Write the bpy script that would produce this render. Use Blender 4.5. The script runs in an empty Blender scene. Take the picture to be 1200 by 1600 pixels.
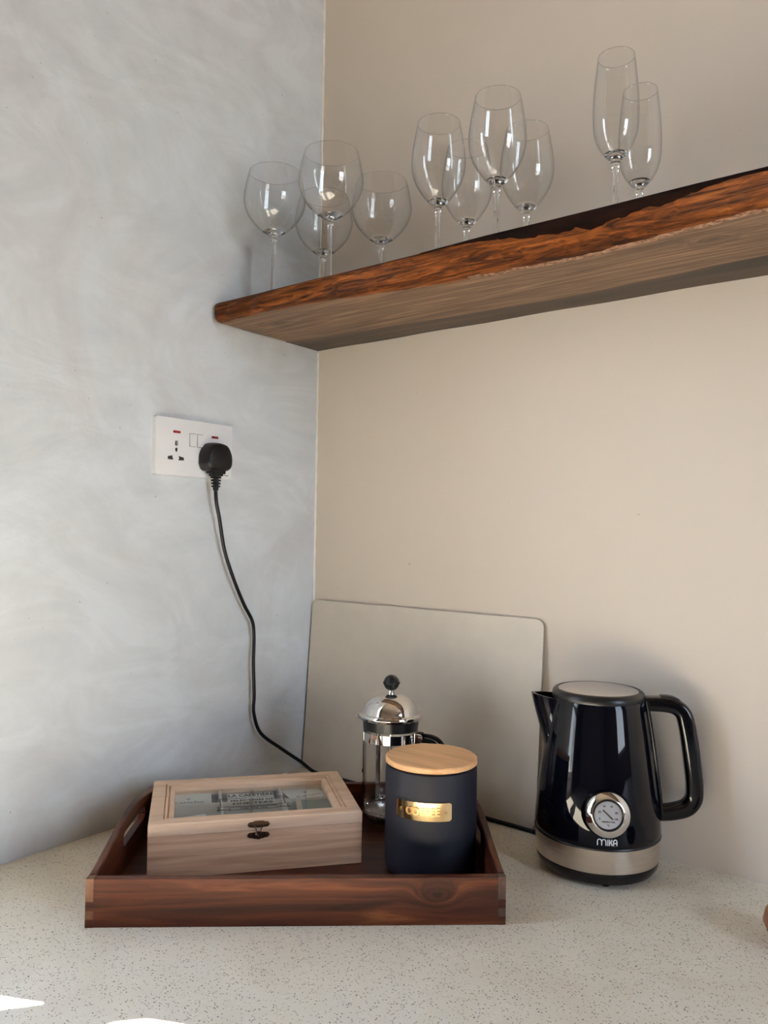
import bpy, bmesh, math, random
from mathutils import Vector, Matrix
from math import sin, cos, pi, radians, sqrt

random.seed(4)
sc = bpy.context.scene
COL = sc.collection

# ---------------------------------------------------------------- camera
W_PX, F_PX = 1200, 1246.07
cd = bpy.data.cameras.new('camera'); cam = bpy.data.objects.new('camera', cd); COL.objects.link(cam)
yaw, pitch, roll = -0.6599, 0.0246, 0.0162
fw = Vector((sin(yaw)*cos(pitch), cos(yaw)*cos(pitch), sin(pitch)))
r0 = Vector((cos(yaw), -sin(yaw), 0)); u0 = r0.cross(fw)
rt = r0*cos(roll) + u0*sin(roll); up = rt.cross(fw)
M = Matrix((( rt.x, up.x, -fw.x, 0.9842), (rt.y, up.y, -fw.y, -1.065), (rt.z, up.z, -fw.z, 0.4213), (0, 0, 0, 1)))
cam.matrix_world = M
cd.sensor_fit = 'HORIZONTAL'; cd.sensor_width = 36.0; cd.lens = 36.0*F_PX/W_PX
cd.clip_start = 0.01; cd.clip_end = 200
sc.camera = cam

# ---------------------------------------------------------------- world, sun, window light, exposure
world = bpy.data.worlds.new('world'); sc.world = world; world.use_nodes = True
nt = world.node_tree; nt.nodes.clear()
out = nt.nodes.new('ShaderNodeOutputWorld'); bg = nt.nodes.new('ShaderNodeBackground')
tc = nt.nodes.new('ShaderNodeTexCoord'); sep = nt.nodes.new('ShaderNodeSeparateXYZ'); cr = nt.nodes.new('ShaderNodeValToRGB')
nt.links.new(tc.outputs['Generated'], sep.inputs[0]); nt.links.new(sep.outputs['Z'], cr.inputs[0])
nt.links.new(cr.outputs[0], bg.inputs[0]); nt.links.new(bg.outputs[0], out.inputs[0])
e = cr.color_ramp.elements
e[0].position = 0.0; e[0].color = (0.80, 0.90, 1.0, 1)
e[1].position = 0.7; e[1].color = (0.42, 0.60, 0.95, 1)
bg.inputs[1].default_value = 13.0

sd = bpy.data.lights.new('sun', 'SUN'); sun = bpy.data.objects.new('sun', sd); COL.objects.link(sun)
SUN_AZ, SUN_EL = radians(25.6), radians(50)
sdir = Vector((cos(SUN_AZ)*cos(SUN_EL), sin(SUN_AZ)*cos(SUN_EL), -sin(SUN_EL)))
sun.rotation_euler = sdir.to_track_quat('-Z', 'Y').to_euler()
sd.energy = 134.0; sd.angle = radians(0.55); sd.color = (1.0, 0.955, 0.895)

def portal(name, loc, direction, sx, sy):
    l = bpy.data.lights.new(name, 'AREA'); o = bpy.data.objects.new(name, l); COL.objects.link(o)
    l.shape = 'RECTANGLE'; l.size = sx; l.size_y = sy; o.location = loc
    o.rotation_euler = Vector(direction).to_track_quat('-Z', 'Y').to_euler()
    l.cycles.is_portal = True
    return o
ROOM_X, ROOM_Y, FLOOR_Z, CEIL_Z = 3.0, -3.0, -0.9, 1.75
WR = (-1.25, -0.45, 0.15, 1.55)        # window in the right end wall: y0, y1, z0, z1
WL = (-1.25, -0.831, 0.06, 1.30)       # window in the left wall
portal('portal', (ROOM_X+0.02, (WR[0]+WR[1])/2, (WR[2]+WR[3])/2), (-1, 0, 0), WR[1]-WR[0], WR[3]-WR[2])
portal('portal', (-0.02, (WL[0]+WL[1])/2, (WL[2]+WL[3])/2), (1, 0, 0), WL[1]-WL[0], WL[3]-WL[2])

sc.view_settings.view_transform = 'Standard'; sc.view_settings.look = 'None'
sc.view_settings.gamma = 1.0; sc.view_settings.use_curve_mapping = False
sc.view_settings.exposure = 0.0
sc.cycles.max_bounces = 14; sc.cycles.transparent_max_bounces = 24
sc.cycles.diffuse_bounces = 6; sc.cycles.glossy_bounces = 6; sc.cycles.transmission_bounces = 14
sc.cycles.caustics_reflective = True; sc.cycles.caustics_refractive = False
sc.cycles.sample_clamp_indirect = 8.0; sc.cycles.use_denoising = True

# ---------------------------------------------------------------- material helpers
class NT:
    def __init__(s, name):
        s.m = bpy.data.materials.new(name); s.m.use_nodes = True; s.t = s.m.node_tree; s.n = s.t.nodes
        s.b = s.n['Principled BSDF']; s.o = s.n['Material Output']
    def new(s, ty, **k):
        n = s.n.new(ty)
        for a, v in k.items(): setattr(n, a, v)
        return n
    def link(s, a, b): s.t.links.new(a, b)
    def coord(s, scale=(1, 1, 1), loc=(0, 0, 0), rot=(0, 0, 0)):
        t = s.new('ShaderNodeTexCoord'); mp = s.new('ShaderNodeMapping')
        mp.inputs['Scale'].default_value = scale; mp.inputs['Location'].default_value = loc; mp.inputs['Rotation'].default_value = rot
        s.link(t.outputs['Object'], mp.inputs[0]); return mp.outputs[0]
    def noise(s, v, scale=5, detail=4, rough=0.5, dist=0):
        n = s.new('ShaderNodeTexNoise'); n.inputs['Scale'].default_value = scale; n.inputs['Detail'].default_value = detail
        n.inputs['Roughness'].default_value = rough; n.inputs['Distortion'].default_value = dist
        s.link(v, n.inputs['Vector']); return n.outputs['Fac']
    def ramp(s, f, stops, interp='LINEAR'):
        r = s.new('ShaderNodeValToRGB'); r.color_ramp.interpolation = interp
        el = r.color_ramp.elements
        while len(el) < len(stops): el.new(0.5)
        for q, (p, c) in zip(el, stops):
            q.position = p; q.color = (c[0], c[1], c[2], 1) if not isinstance(c, (int, float)) else (c, c, c, 1)
        s.link(f, r.inputs[0]); return r.outputs[0]
    def mix(s, f, a, b, mode='MIX'):
        n = s.new('ShaderNodeMix', data_type='RGBA', blend_type=mode)
        for sock, v in ((n.inputs[0], f), (n.inputs[6], a), (n.inputs[7], b)):
            if hasattr(v, 'is_linked'): s.link(v, sock)
            elif isinstance(v, (int, float)): sock.default_value = v
            else: sock.default_value = (*v[:3], 1)
        return n.outputs[2]
    def math(s, op, a, b=0.0):
        n = s.new('ShaderNodeMath', operation=op)
        for sock, v in ((n.inputs[0], a), (n.inputs[1], b)):
            if hasattr(v, 'is_linked'): s.link(v, sock)
            else: sock.default_value = v
        return n.outputs[0]
    def bump(s, h, strength=0.2, dist=0.001):
        n = s.new('ShaderNodeBump'); n.inputs['Strength'].default_value = strength; n.inputs['Distance'].default_value = dist
        s.link(h, n.inputs['Height']); s.link(n.outputs[0], s.b.inputs['Normal'])
    def set(s, **k):
        for a, v in k.items():
            i = s.b.inputs[a.replace('_', ' ')]
            if hasattr(v, 'is_linked'): s.link(v, i)
            elif isinstance(v, tuple): i.default_value = (*v[:3], 1)
            else: i.default_value = v
        return s.m

def plain(name, col, rough=0.5, metal=0.0, **k):
    """solid material with a faint procedural variation of tone and gloss"""
    t = NT(name); v = t.coord(); f = t.noise(v, 35, 3)
    c = t.mix(f, tuple(x*0.94 for x in col), tuple(min(1, x*1.06) for x in col))
    return t.set(Base_Color=c, Roughness=rough, Metallic=metal, **k)

def wood(name, stops, stretch=(3, 40, 40), rough=0.5, fine=0.35, dist=0.6, bump=0.15, knots=(), spec=0.5, rot=(0, 0, 0), coat=0.0):
    t = NT(name)
    v = t.coord(stretch, rot=rot)
    tco = t.new('ShaderNodeTexCoord')
    kd = None; ks = None
    for (kx, ky, kz, kr) in knots:
        sub = t.new('ShaderNodeVectorMath', operation='SUBTRACT'); t.link(tco.outputs['Object'], sub.inputs[0]); sub.inputs[1].default_value = (kx, ky, kz)
        mul = t.new('ShaderNodeVectorMath', operation='MULTIPLY'); t.link(sub.outputs[0], mul.inputs[0]); mul.inputs[1].default_value = (0.55/kr, 1/kr, 1/kr)
        ln = t.new('ShaderNodeVectorMath', operation='LENGTH'); t.link(mul.outputs[0], ln.inputs[0])
        d = ln.outputs['Value']
        g = t.math('POWER', 2.718, t.math('MULTIPLY', t.math('MULTIPLY', d, d), -0.55))
        kd = g if kd is None else t.math('ADD', kd, g)
        ks = d
    if kd is not None:
        ad = t.new('ShaderNodeVectorMath', operation='ADD'); cmb = t.new('ShaderNodeCombineXYZ')
        t.link(t.math('MULTIPLY', kd, 2.2), cmb.inputs[2]); t.link(v, ad.inputs[0]); t.link(cmb.outputs[0], ad.inputs[1]); v = ad.outputs[0]
    n1 = t.noise(v, 1.0, 5, 0.55, dist)
    c = t.ramp(n1, stops)
    v2 = t.coord(tuple(x*(4 if x > 10 else 2.2) for x in stretch), rot=rot)
    n2 = t.noise(v2, 1.0, 3, 0.6)
    dark = t.ramp(n2, [(0.38, (0.55, 0.55, 0.55)), (0.62, (1.08, 1.05, 1.02))])
    c = t.mix(fine, c, dark, 'MULTIPLY')
    if kd is not None:
        rr = t.math('MULTIPLY', t.math('SINE', t.math('MULTIPLY', ks, 9.0)), 0.25)
        f = t.math('MULTIPLY', kd, t.math('ADD', 0.55, rr))
        c = t.mix(f, c, tuple(x*0.35 for x in stops[0][1]))
    t.bump(n2, bump, 0.0006)
    return t.set(Base_Color=c, Roughness=rough, Specular_IOR_Level=spec, Coat_Weight=coat)

def thin_glass(name, tint=(0.97, 0.98, 0.975), edge=(0.62, 0.62, 0.60), power=2.0, gloss=1.0):
    t = NT(name); t.n.remove(t.b)
    tr = t.new('ShaderNodeBsdfTransparent'); gl = t.new('ShaderNodeBsdfGlossy'); mx = t.new('ShaderNodeMixShader')
    gl.inputs['Roughness'].default_value = 0.01
    lw = t.new('ShaderNodeLayerWeight'); lw.inputs['Blend'].default_value = 0.5
    f = t.math('POWER', lw.outputs['Facing'], power*3)
    t.link(t.mix(f, tint, edge), tr.inputs[0])
    t.link(t.math('MULTIPLY', t.math('ADD', 0.04, t.math('MULTIPLY', t.math('POWER', lw.outputs['Facing'], 5.0), 0.9)), gloss), mx.inputs[0]); t.link(tr.outputs[0], mx.inputs[1]); t.link(gl.outputs[0], mx.inputs[2])
    t.link(mx.outputs[0], t.o.inputs[0]); return t.m

def solid_glass(name):
    t = NT(name); v = t.coord(); f = t.noise(v, 20, 2)
    c = t.mix(f, (0.985, 0.99, 0.985), (1, 1, 1))
    return t.set(Base_Color=c, Roughness=0.0, Transmission_Weight=1.0, IOR=1.5)

# ---------------------------------------------------------------- materials
def mat_left_wall():
    t = NT('grey polished plaster')
    v = t.coord((1, 1, 1)); n1 = t.noise(v, 3.2, 6, 0.62, 1.4)
    v2 = t.coord((1, 1.6, 3.0), rot=(0.6, 0, 0)); n2 = t.noise(v2, 3.0, 5, 0.6, 2.2)
    n3 = t.noise(t.coord(), 90, 4, 0.7)
    c = t.ramp(n1, [(0.30, (0.55, 0.555, 0.565)), (0.5, (0.60, 0.628, 0.645)), (0.72, (0.655, 0.69, 0.715))])
    c = t.mix(0.7, c, t.ramp(n2, [(0.3, (0.87, 0.875, 0.88)), (0.5, (0.98, 0.97, 0.96)), (0.62, (1.06, 1.06, 1.06))]), 'MULTIPLY')
    spots = t.ramp(t.noise(t.coord(), 170, 2, 0.5), [(0.235, (0.35, 0.32, 0.30)), (0.26, (1, 1, 1))])
    c = t.mix(0.7, c, spots, 'MULTIPLY')
    h = t.math('ADD', t.math('MULTIPLY', n3, 0.25), t.math('MULTIPLY', n2, 1.2))
    t.bump(h, 0.35, 0.0022)
    return t.set(Base_Color=c, Roughness=0.62, Specular_IOR_Level=0.3)

def mat_right_wall():
    t = NT('cream wall paint')
    n1 = t.noise(t.coord(), 1.6, 4, 0.55, 0.6); n2 = t.noise(t.coord((40, 40, 260)), 1.0, 3); n3 = t.noise(t.coord((260, 40, 40)), 1.0, 3)
    c = t.ramp(n1, [(0.3, (0.70, 0.615, 0.52)), (0.7, (0.74, 0.655, 0.56))])
    spots = t.ramp(t.noise(t.coord(), 110, 1, 0.4), [(0.185, (0.4, 0.35, 0.3)), (0.205, (1, 1, 1))])
    c = t.mix(0.5, c, spots, 'MULTIPLY')
    h = t.math('ADD', t.math('MULTIPLY', t.math('ADD', n2, n3), 0.3), t.noise(t.coord(), 12, 4))
    t.bump(h, 0.25, 0.0015)
    return t.set(Base_Color=c, Roughness=0.55, Specular_IOR_Level=0.3)

def mat_counter():
    t = NT('speckled cement worktop')
    n1 = t.noise(t.coord(), 7, 5, 0.6, 0.8)
    c = t.ramp(n1, [(0.3, (0.68, 0.605, 0.475)), (0.55, (0.74, 0.68, 0.55)), (0.75, (0.79, 0.745, 0.63))])
    for sc_, thr, dark, seed, den in ((400, 0.23, (0.22, 0.17, 0.12), 0, 0.72), (250, 0.16, (0.14, 0.11, 0.08), 3, 0.40), (520, 0.22, (0.85, 0.82, 0.76), 7, 0.40)):
        vo = t.new('ShaderNodeTexVoronoi'); vo.inputs['Scale'].default_value = sc_
        t.link(t.coord((1, 1.3, 1), loc=(seed, seed, 0)), vo.inputs['Vector'])
        sp = t.new('ShaderNodeSeparateColor'); t.link(vo.outputs['Color'], sp.inputs[0])
        size = t.math('MULTIPLY', sp.outputs[0], thr*1.7)
        near = t.math('LESS_THAN', vo.outputs['Distance'], size)
        pick = t.math('LESS_THAN', sp.outputs[1], den)
        c = t.mix(t.math('MULTIPLY', t.math('MULTIPLY', near, pick), 0.9), c, dark)
    t.bump(t.noise(t.coord(), 150, 3), 0.08, 0.0005)
    return t.set(Base_Color=c, Roughness=0.55, Specular_IOR_Level=0.35)

M_LW = mat_left_wall(); M_RW = mat_right_wall(); M_CT = mat_counter()
M_PAINT = plain('off white paint', (0.38, 0.31, 0.24), 0.7)
M_DARKW = plain('darkened unseen wall', (0.05, 0.035, 0.025), 0.5)
M_FLOOR = plain('dark floor boards', (0.14, 0.10, 0.075), 0.5)
M_FRAME = plain('white window frame', (0.75, 0.74, 0.72), 0.4)
M_GROUND = plain('pale yard ground', (0.33, 0.30, 0.26), 0.9)
M_CAULK = plain('pale filler bead', (0.90, 0.87, 0.80), 0.5)
M_SH_UNDER = wood('raw hardwood underside', [(0.30, (0.046, 0.026, 0.016)), (0.48, (0.100, 0.060, 0.037)), (0.60, (0.145, 0.088, 0.054)), (0.74, (0.21, 0.125, 0.072))], (4, 60, 60), 0.6, 0.75, 1.8, 0.3, knots=((0.085, -0.185, 0.7465, 0.010), (0.735, -0.165, 0.7465, 0.009)), spec=0.3)
M_SH_BACK = wood('darker hardwood strip', [(0.3, (0.022, 0.016, 0.012)), (0.55, (0.044, 0.031, 0.023)), (0.70, (0.14, 0.075, 0.038))], (1.6, 26, 26), 0.6, 0.5, 1.0, 0.25, spec=0.3)
M_SH_FACE = wood('oiled live edge', [(0.34, (0.016, 0.0045, 0.002)), (0.47, (0.066, 0.018, 0.004)), (0.60, (0.135, 0.040, 0.008)), (0.73, (0.23, 0.080, 0.016))], (9, 70, 110), 0.55, 0.85, 1.8, 0.8, spec=0.1)
M_DARKEDGE = wood('dark edge wood', [(0.3, (0.003, 0.0015, 0.001)), (0.6, (0.009, 0.003, 0.002))], (12, 60, 60), 0.8, 0.5, 1, 0.4, spec=0.05)
M_SAP = wood('frayed pale wood', [(0.35, (0.085, 0.040, 0.022)), (0.6, (0.27, 0.165, 0.115))], (70, 90, 90), 0.7, 0.7, 2, 0.6, spec=0.2)
TRAY_ST = [(0.28, (0.019, 0.005, 0.003)), (0.42, (0.046, 0.0115, 0.0055)), (0.58, (0.086, 0.022, 0.008)), (0.74, (0.17, 0.055, 0.017))]
M_TRAY = wood('acacia wood front', TRAY_ST, (5, 50, 65), 0.45, 0.4, 1.2, 0.1, spec=0.25, knots=((0.372, 0.0, 0.032, 0.0085),))
M_TRAY_S = wood('acacia wood sides', TRAY_ST, (50, 5, 65), 0.45, 0.4, 1.2, 0.1, spec=0.25)
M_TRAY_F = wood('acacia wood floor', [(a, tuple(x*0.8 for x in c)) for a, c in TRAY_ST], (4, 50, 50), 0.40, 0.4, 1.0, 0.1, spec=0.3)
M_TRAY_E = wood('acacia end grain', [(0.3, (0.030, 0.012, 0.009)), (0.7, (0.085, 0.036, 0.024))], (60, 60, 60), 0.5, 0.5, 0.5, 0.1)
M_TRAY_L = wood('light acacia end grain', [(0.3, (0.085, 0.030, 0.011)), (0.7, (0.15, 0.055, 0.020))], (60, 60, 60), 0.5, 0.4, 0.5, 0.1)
M_BOXW = wood('pale paulownia wood', [(0.28, (0.40, 0.225, 0.135)), (0.5, (0.60, 0.38, 0.25)), (0.72, (0.74, 0.505, 0.35))], (3, 45, 60), 0.62, 0.35, 1.0, 0.12, spec=0.25)
M_BOXL = wood('pale paulownia lid', [(0.28, (0.56, 0.37, 0.25)), (0.5, (0.72, 0.52, 0.375)), (0.72, (0.80, 0.62, 0.475))], (4, 26, 30), 0.6, 0.2, 1.0, 0.12, spec=0.25)
M_BOXI = plain('box lining', (0.40, 0.38, 0.34), 0.8)
M_DIV = plain('thin pale dividers', (0.68, 0.60, 0.48), 0.7)
M_BAMB = wood('bamboo lid', [(0.3, (0.60, 0.32, 0.140)), (0.5, (0.73, 0.415, 0.19)), (0.72, (0.82, 0.50, 0.25))], (5, 60, 60), 0.5, 0.25, 0.3, 0.08, rot=(0, 0, 0.35))
M_BALL = wood('brown turned wood', [(0.3, (0.16, 0.065, 0.03)), (0.7, (0.30, 0.14, 0.07))], (30, 30, 12), 0.5)
M_NAVY = plain('matt navy glaze', (0.0035, 0.0042, 0.011), 0.58, Specular_IOR_Level=0.34)
M_BLACK = plain('black plastic', (0.005, 0.005, 0.006), 0.30, Specular_IOR_Level=0.35)
M_RUBBER = plain('black cable rubber', (0.0035, 0.0035, 0.004), 0.38, Specular_IOR_Level=0.22)
M_KETTLE = plain('glossy midnight enamel', (0.0011, 0.0013, 0.0034), 0.03, Specular_IOR_Level=0.28)
M_KPLAST = plain('glossy black plastic', (0.002, 0.002, 0.003), 0.10, Specular_IOR_Level=0.38)
M_KSATIN = plain('satin black rim', (0.006, 0.006, 0.007), 0.32, Specular_IOR_Level=0.35)
M_CHROME = plain('polished chrome', (0.80, 0.77, 0.74), 0.05, 1.0)
M_SILV = plain('silver dial face', (0.52, 0.54, 0.58), 0.30, 0.6)
M_BRASS = plain('polished brass', (0.80, 0.56, 0.28), 0.12, 1.0)
M_BRASSD = plain('shaded brass relief', (0.42, 0.26, 0.11), 0.28, 1.0)  # shading of the raised letters put into the colour as darker brass
M_BRONZE = plain('antique bronze', (0.075, 0.045, 0.030), 0.35, 0.9)
M_WHITE = plain('white socket plastic', (0.80, 0.79, 0.78), 0.3)
M_RED = plain('red neon lens', (0.22, 0.008, 0.012), 0.25)
M_HOLE = plain('dark socket hole', (0.010, 0.009, 0.009), 0.6)
M_GREYM = plain('grey shutter', (0.22, 0.22, 0.22), 0.5)
M_PRINTW = plain('white print', (0.75, 0.75, 0.75), 0.5)
M_PRINTK = plain('black print', (0.02, 0.018, 0.02), 0.5)
M_PRINTG = plain('brown grey print', (0.20, 0.16, 0.12), 0.7)
M_BOARD = plain('frosted grey beige board', (0.66, 0.60, 0.515), 0.42)
M_BOARDE = plain('board edge', (0.30, 0.255, 0.205), 0.4)
M_PAPER = plain('white tea paper', (0.72, 0.72, 0.69), 0.7)
M_GREEN = plain('muted green tea paper', (0.10, 0.145, 0.12), 0.6)
M_TAN = plain('tan paper', (0.42, 0.30, 0.17), 0.7)
M_GLASS = thin_glass('thin drinking glass', (0.993, 0.995, 0.993), (0.66, 0.64, 0.61), 3.6, 1.4)
M_GRIM = thin_glass('glass rim', (0.86, 0.85, 0.84), (0.66, 0.65, 0.63), 1.5, 1.0)
M_PANE = thin_glass('glass pane', (0.95, 0.96, 0.955), (0.88, 0.90, 0.88), 2.0, 0.9)
M_BEAKER = thin_glass('beaker glass', (0.985, 0.985, 0.98), (0.40, 0.38, 0.36), 2.2, 1.2)
M_SOLID = solid_glass('solid clear glass')

def mat_brushed(name, col, horizontal=True):
    t = NT(name); n = t.noise(t.coord((2, 2, 900) if horizontal else (4, 500, 4)), 1.0, 2)
    c = t.mix(n, tuple(x*0.985 for x in col), tuple(min(1, x*1.015) for x in col))
    r = t.ramp(n, [(0.3, 0.27), (0.7, 0.31)])
    return t.set(Base_Color=c, Metallic=1.0, Roughness=r)
M_STEEL = mat_brushed('brushed steel band', (0.62, 0.56, 0.50))
M_STEELD = mat_brushed('brushed steel disc', (0.60, 0.57, 0.56), False)
def mat_mesh():
    t = NT('fine steel mesh'); v = t.coord((900, 900, 900))
    n = t.noise(v, 1.0, 1); c = t.ramp(n, [(0.4, (0.10, 0.10, 0.10)), (0.6, (0.60, 0.58, 0.56))])
    return t.set(Base_Color=c, Metallic=0.9, Roughness=0.35)
M_MESH = mat_mesh()

# ---------------------------------------------------------------- object helpers
def obj(name, bm, mats, parent=None, smooth=False, angle=None):
    me = bpy.data.meshes.new(name)
    bmesh.ops.recalc_face_normals(bm, faces=bm.faces[:])
    bm.to_mesh(me); bm.free()
    for m in (mats if isinstance(mats, (list, tuple)) else [mats]): me.materials.append(m)
    o = bpy.data.objects.new(name, me); COL.objects.link(o)
    if smooth:
        for p in me.polygons: p.use_smooth = True
        me.set_sharp_from_angle(angle=radians(angle or 35))
    if parent: o.parent = parent
    return o
def thing(name, label, cat, loc=(0, 0, 0), rz=0.0, group=None):
    o = bpy.data.objects.new(name, None); COL.objects.link(o); o.location = loc; o.rotation_euler = (0, 0, rz)
    o.empty_display_size = 0.02
    return tag(o, label, cat, group)
def tag(o, label, cat, group=None):
    o['label'] = label; o['category'] = cat
    if group: o['group'] = group
    return o
def struct(o): o['kind'] = 'structure'; return o

def box(bm, x0, x1, y0, y1, z0, z1, mi=0, bev=0.0, seg=2):
    r = bmesh.ops.create_cube(bm, size=1.0)
    vs = r['verts']
    for v in vs:
        v.co = Vector((x0+(v.co.x+.5)*(x1-x0), y0+(v.co.y+.5)*(y1-y0), z0+(v.co.z+.5)*(z1-z0)))
    fs = set(f for v in vs for f in v.link_faces)
    for f in fs: f.material_index = mi
    if bev > 0:
        es = list(set(e for v in vs for e in v.link_edges))
        bmesh.ops.bevel(bm, geom=es, offset=bev, segments=seg, profile=0.6, affect='EDGES', clamp_overlap=True, material=mi)
    return bm
def bbox(*a, **k): return box(bmesh.new(), *a, **k)

def lathe(bm, prof, seg=64, c=(0, 0), mi=0):
    """prof: list of (r, z); r==0 closes with a pole"""
    rings = []
    for r, z in prof:
        if r <= 1e-6: rings.append([bm.verts.new((c[0], c[1], z))])
        else: rings.append([bm.verts.new((c[0]+r*cos(2*pi*i/seg), c[1]+r*sin(2*pi*i/seg), z)) for i in range(seg)])
    for a, b in zip(rings[:-1], rings[1:]):
        if len(a) == 1 and len(b) == 1: continue
        for i in range(seg):
            j = (i+1) % seg
            if len(a) == 1: f = bm.faces.new((a[0], b[j], b[i]))
            elif len(b) == 1: f = bm.faces.new((a[i], a[j], b[0]))
            else: f = bm.faces.new((a[i], a[j], b[j], b[i]))
            f.material_index = mi
    return bm
def L(prof, seg=64, c=(0, 0)): return lathe(bmesh.new(), prof, seg, c)

def spline(pts, n):
    """Catmull-Rom resample"""
    P = [Vector(p) for p in pts]; P = [P[0]*2-P[1]] + P + [P[-1]*2-P[-2]]; out = []
    for i in range(1, len(P)-2):
        for k in range(n):
            t = k/n; a, b, c, d = P[i-1:i+3]
            out.append(0.5*((2*b)+(c-a)*t+(2*a-5*b+4*c-d)*t*t+(3*b-a-3*c+d)*t**3))
    out.append(P[-2]); return out

def sweep(bm, path, section, upv=(0, 0, 1), mi=0, closed_caps=True):
    """section(i, t) -> list of (a, b) offsets in (side, normal) frame"""
    n = len(path); rings = []; ref = Vector(upv)
    for i, p in enumerate(path):
        t = (path[min(i+1, n-1)]-path[max(i-1, 0)]).normalized()
        s = t.cross(ref)
        if s.length < 1e-4: s = t.cross(Vector((1, 0, 0)))
        s.normalize(); q = s.cross(t).normalized()
        rings.append([bm.verts.new(p+s*a+q*b) for a, b in section(i, i/(n-1))])
    m = len(rings[0])
    for A, B in zip(rings[:-1], rings[1:]):
        for k in range(m):
            bm.faces.new((A[k], A[(k+1) % m], B[(k+1) % m], B[k])).material_index = mi
    if closed_caps:
        bm.faces.new(rings[0][::-1]).material_index = mi; bm.faces.new(rings[-1]).material_index = mi
    return bm
def circ(r, n=12): return [(r*cos(2*pi*k/n), r*sin(2*pi*k/n)) for k in range(n)]
def rrect(w, h, r, n=4):
    o = []
    for cx, cy, a0 in ((w/2-r, h/2-r, 0), (-w/2+r, h/2-r, 90), (-w/2+r, -h/2+r, 180), (w/2-r, -h/2+r, 270)):
        for k in range(n+1):
            a = radians(a0+90*k/n); o.append((cx+r*cos(a), cy+r*sin(a)))
    return o
def prism(bm, outline, z0, z1, mp=lambda x, y, z: (x, y, z), mi=0, bev=0.0):
    a = [bm.verts.new(mp(x, y, z0)) for x, y in outline]; b = [bm.verts.new(mp(x, y, z1)) for x, y in outline]
    fs = [bm.faces.new(a[::-1]), bm.faces.new(b)]
    n = len(outline)
    for i in range(n): fs.append(bm.faces.new((a[i], a[(i+1) % n], b[(i+1) % n], b[i])))
    for f in fs: f.material_index = mi
    if bev: bmesh.ops.bevel(bm, geom=list(fs[1].edges), offset=bev, segments=2, profile=0.6, affect='EDGES', clamp_overlap=True)
    return bm
def mitre_ring(bm, x0, x1, y0, y1, prof, mi=0):
    """sweep a section [(inset, z), ...] round a rectangle with mitred corners"""
    rings = []
    for ins, z in prof:
        rings.append([bm.verts.new(c) for c in ((x0+ins, y0+ins, z), (x1-ins, y0+ins, z), (x1-ins, y1-ins, z), (x0+ins, y1-ins, z))])
    for A, B in zip(rings, rings[1:]+rings[:1]):
        for k in range(4): bm.faces.new((A[k], A[(k+1) % 4], B[(k+1) % 4], B[k])).material_index = mi
    return bm

def text2d(s, size, bold=0.0, spacing=1.0, xs=1.0):
    cu = bpy.data.curves.new('lettering', 'FONT'); cu.body = s; cu.size = size; cu.align_x = 'CENTER'; cu.align_y = 'CENTER'
    cu.offset = bold; cu.space_character = spacing; cu.resolution_u = 3
    o = bpy.data.objects.new('lettering_source', cu); COL.objects.link(o)
    dg = bpy.context.evaluated_depsgraph_get(); me = bpy.data.meshes.new_from_object(o.evaluated_get(dg))
    V = [(v.co.x*xs, v.co.y) for v in me.vertices]; F = [tuple(p.vertices) for p in me.polygons]
    bpy.data.objects.remove(o); bpy.data.curves.remove(cu); bpy.data.meshes.remove(me)
    return V, F
def stroke2d(pts, w):
    """ribbon along a polyline"""
    V, F = [], []
    n = len(pts)
    for i, p in enumerate(pts):
        a = Vector(pts[max(i-1, 0)]); b = Vector(pts[min(i+1, n-1)]); t = (b-a).normalized(); q = Vector((-t.y, t.x))*w/2
        if 0 < i < n-1:
            t1 = (Vector(p)-a).normalized(); c = max(0.35, abs(t1.dot(t))); q = q/c
        V += [(p[0]+q.x, p[1]+q.y), (p[0]-q.x, p[1]-q.y)]
    for i in range(n-1): F.append((2*i, 2*i+1, 2*i+3, 2*i+2))
    return V, F
def put2d(bm, VF, mp, thick=0.0):
    V, F = VF
    a = [bm.verts.new(mp(x, y, thick)) for x, y in V]
    for f in F:
        try: bm.faces.new([a[i] for i in f])
        except ValueError: pass
    if thick:
        b = [bm.verts.new(mp(x, y, 0)) for x, y in V]
        cnt = {}
        for f in F:
            for i in range(len(f)):
                e_ = (f[i], f[(i+1) % len(f)]); cnt[e_] = 1
        for (i, j) in cnt:
            if (j, i) not in cnt:
                try: bm.faces.new((a[i], a[j], b[j], b[i]))
                except ValueError: pass
    return bm
def shift(VF, dx, dy): return [(x+dx, y+dy) for x, y in VF[0]], VF[1]

# ================================================================= the setting
T = 0.15
def wall_with_hole(name, axis, at, out_, a0, a1, hole, m):
    bm = bmesh.new(); y0, y1, z0, z1 = hole
    lo, hi = sorted((at, at+out_))
    for (p, q, r, s) in ((a0, y0, FLOOR_Z, CEIL_Z), (y1, a1, FLOOR_Z, CEIL_Z), (y0, y1, FLOOR_Z, z0), (y0, y1, z1, CEIL_Z)):
        box(bm, lo, hi, p, q, r, s)
    return struct(obj(name, bm, m))
wall_with_hole('wall_left', 'x', 0.0, -T, WL[0]-0.04, T, WL, M_LW)
struct(obj('wall_rear_left', bbox(-T, 0.0, ROOM_Y-T, WL[0]-0.04, FLOOR_Z, CEIL_Z), M_DARKW))  # unseen stretch of wall, finish made dark to dim the kettle's left reflection
wall_with_hole('wall_end', 'x', ROOM_X, T, ROOM_Y-T, T, WR, M_PAINT)
struct(obj('wall_right', bbox(0.0, ROOM_X, 0.0, T, FLOOR_Z, CEIL_Z), M_RW))
struct(obj('wall_front', bbox(0.0, ROOM_X, ROOM_Y-T, ROOM_Y, FLOOR_Z, CEIL_Z), M_PAINT))
struct(obj('floor', bbox(-T, ROOM_X+T, ROOM_Y-T, T, FLOOR_Z-0.1, FLOOR_Z), M_FLOOR))
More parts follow.
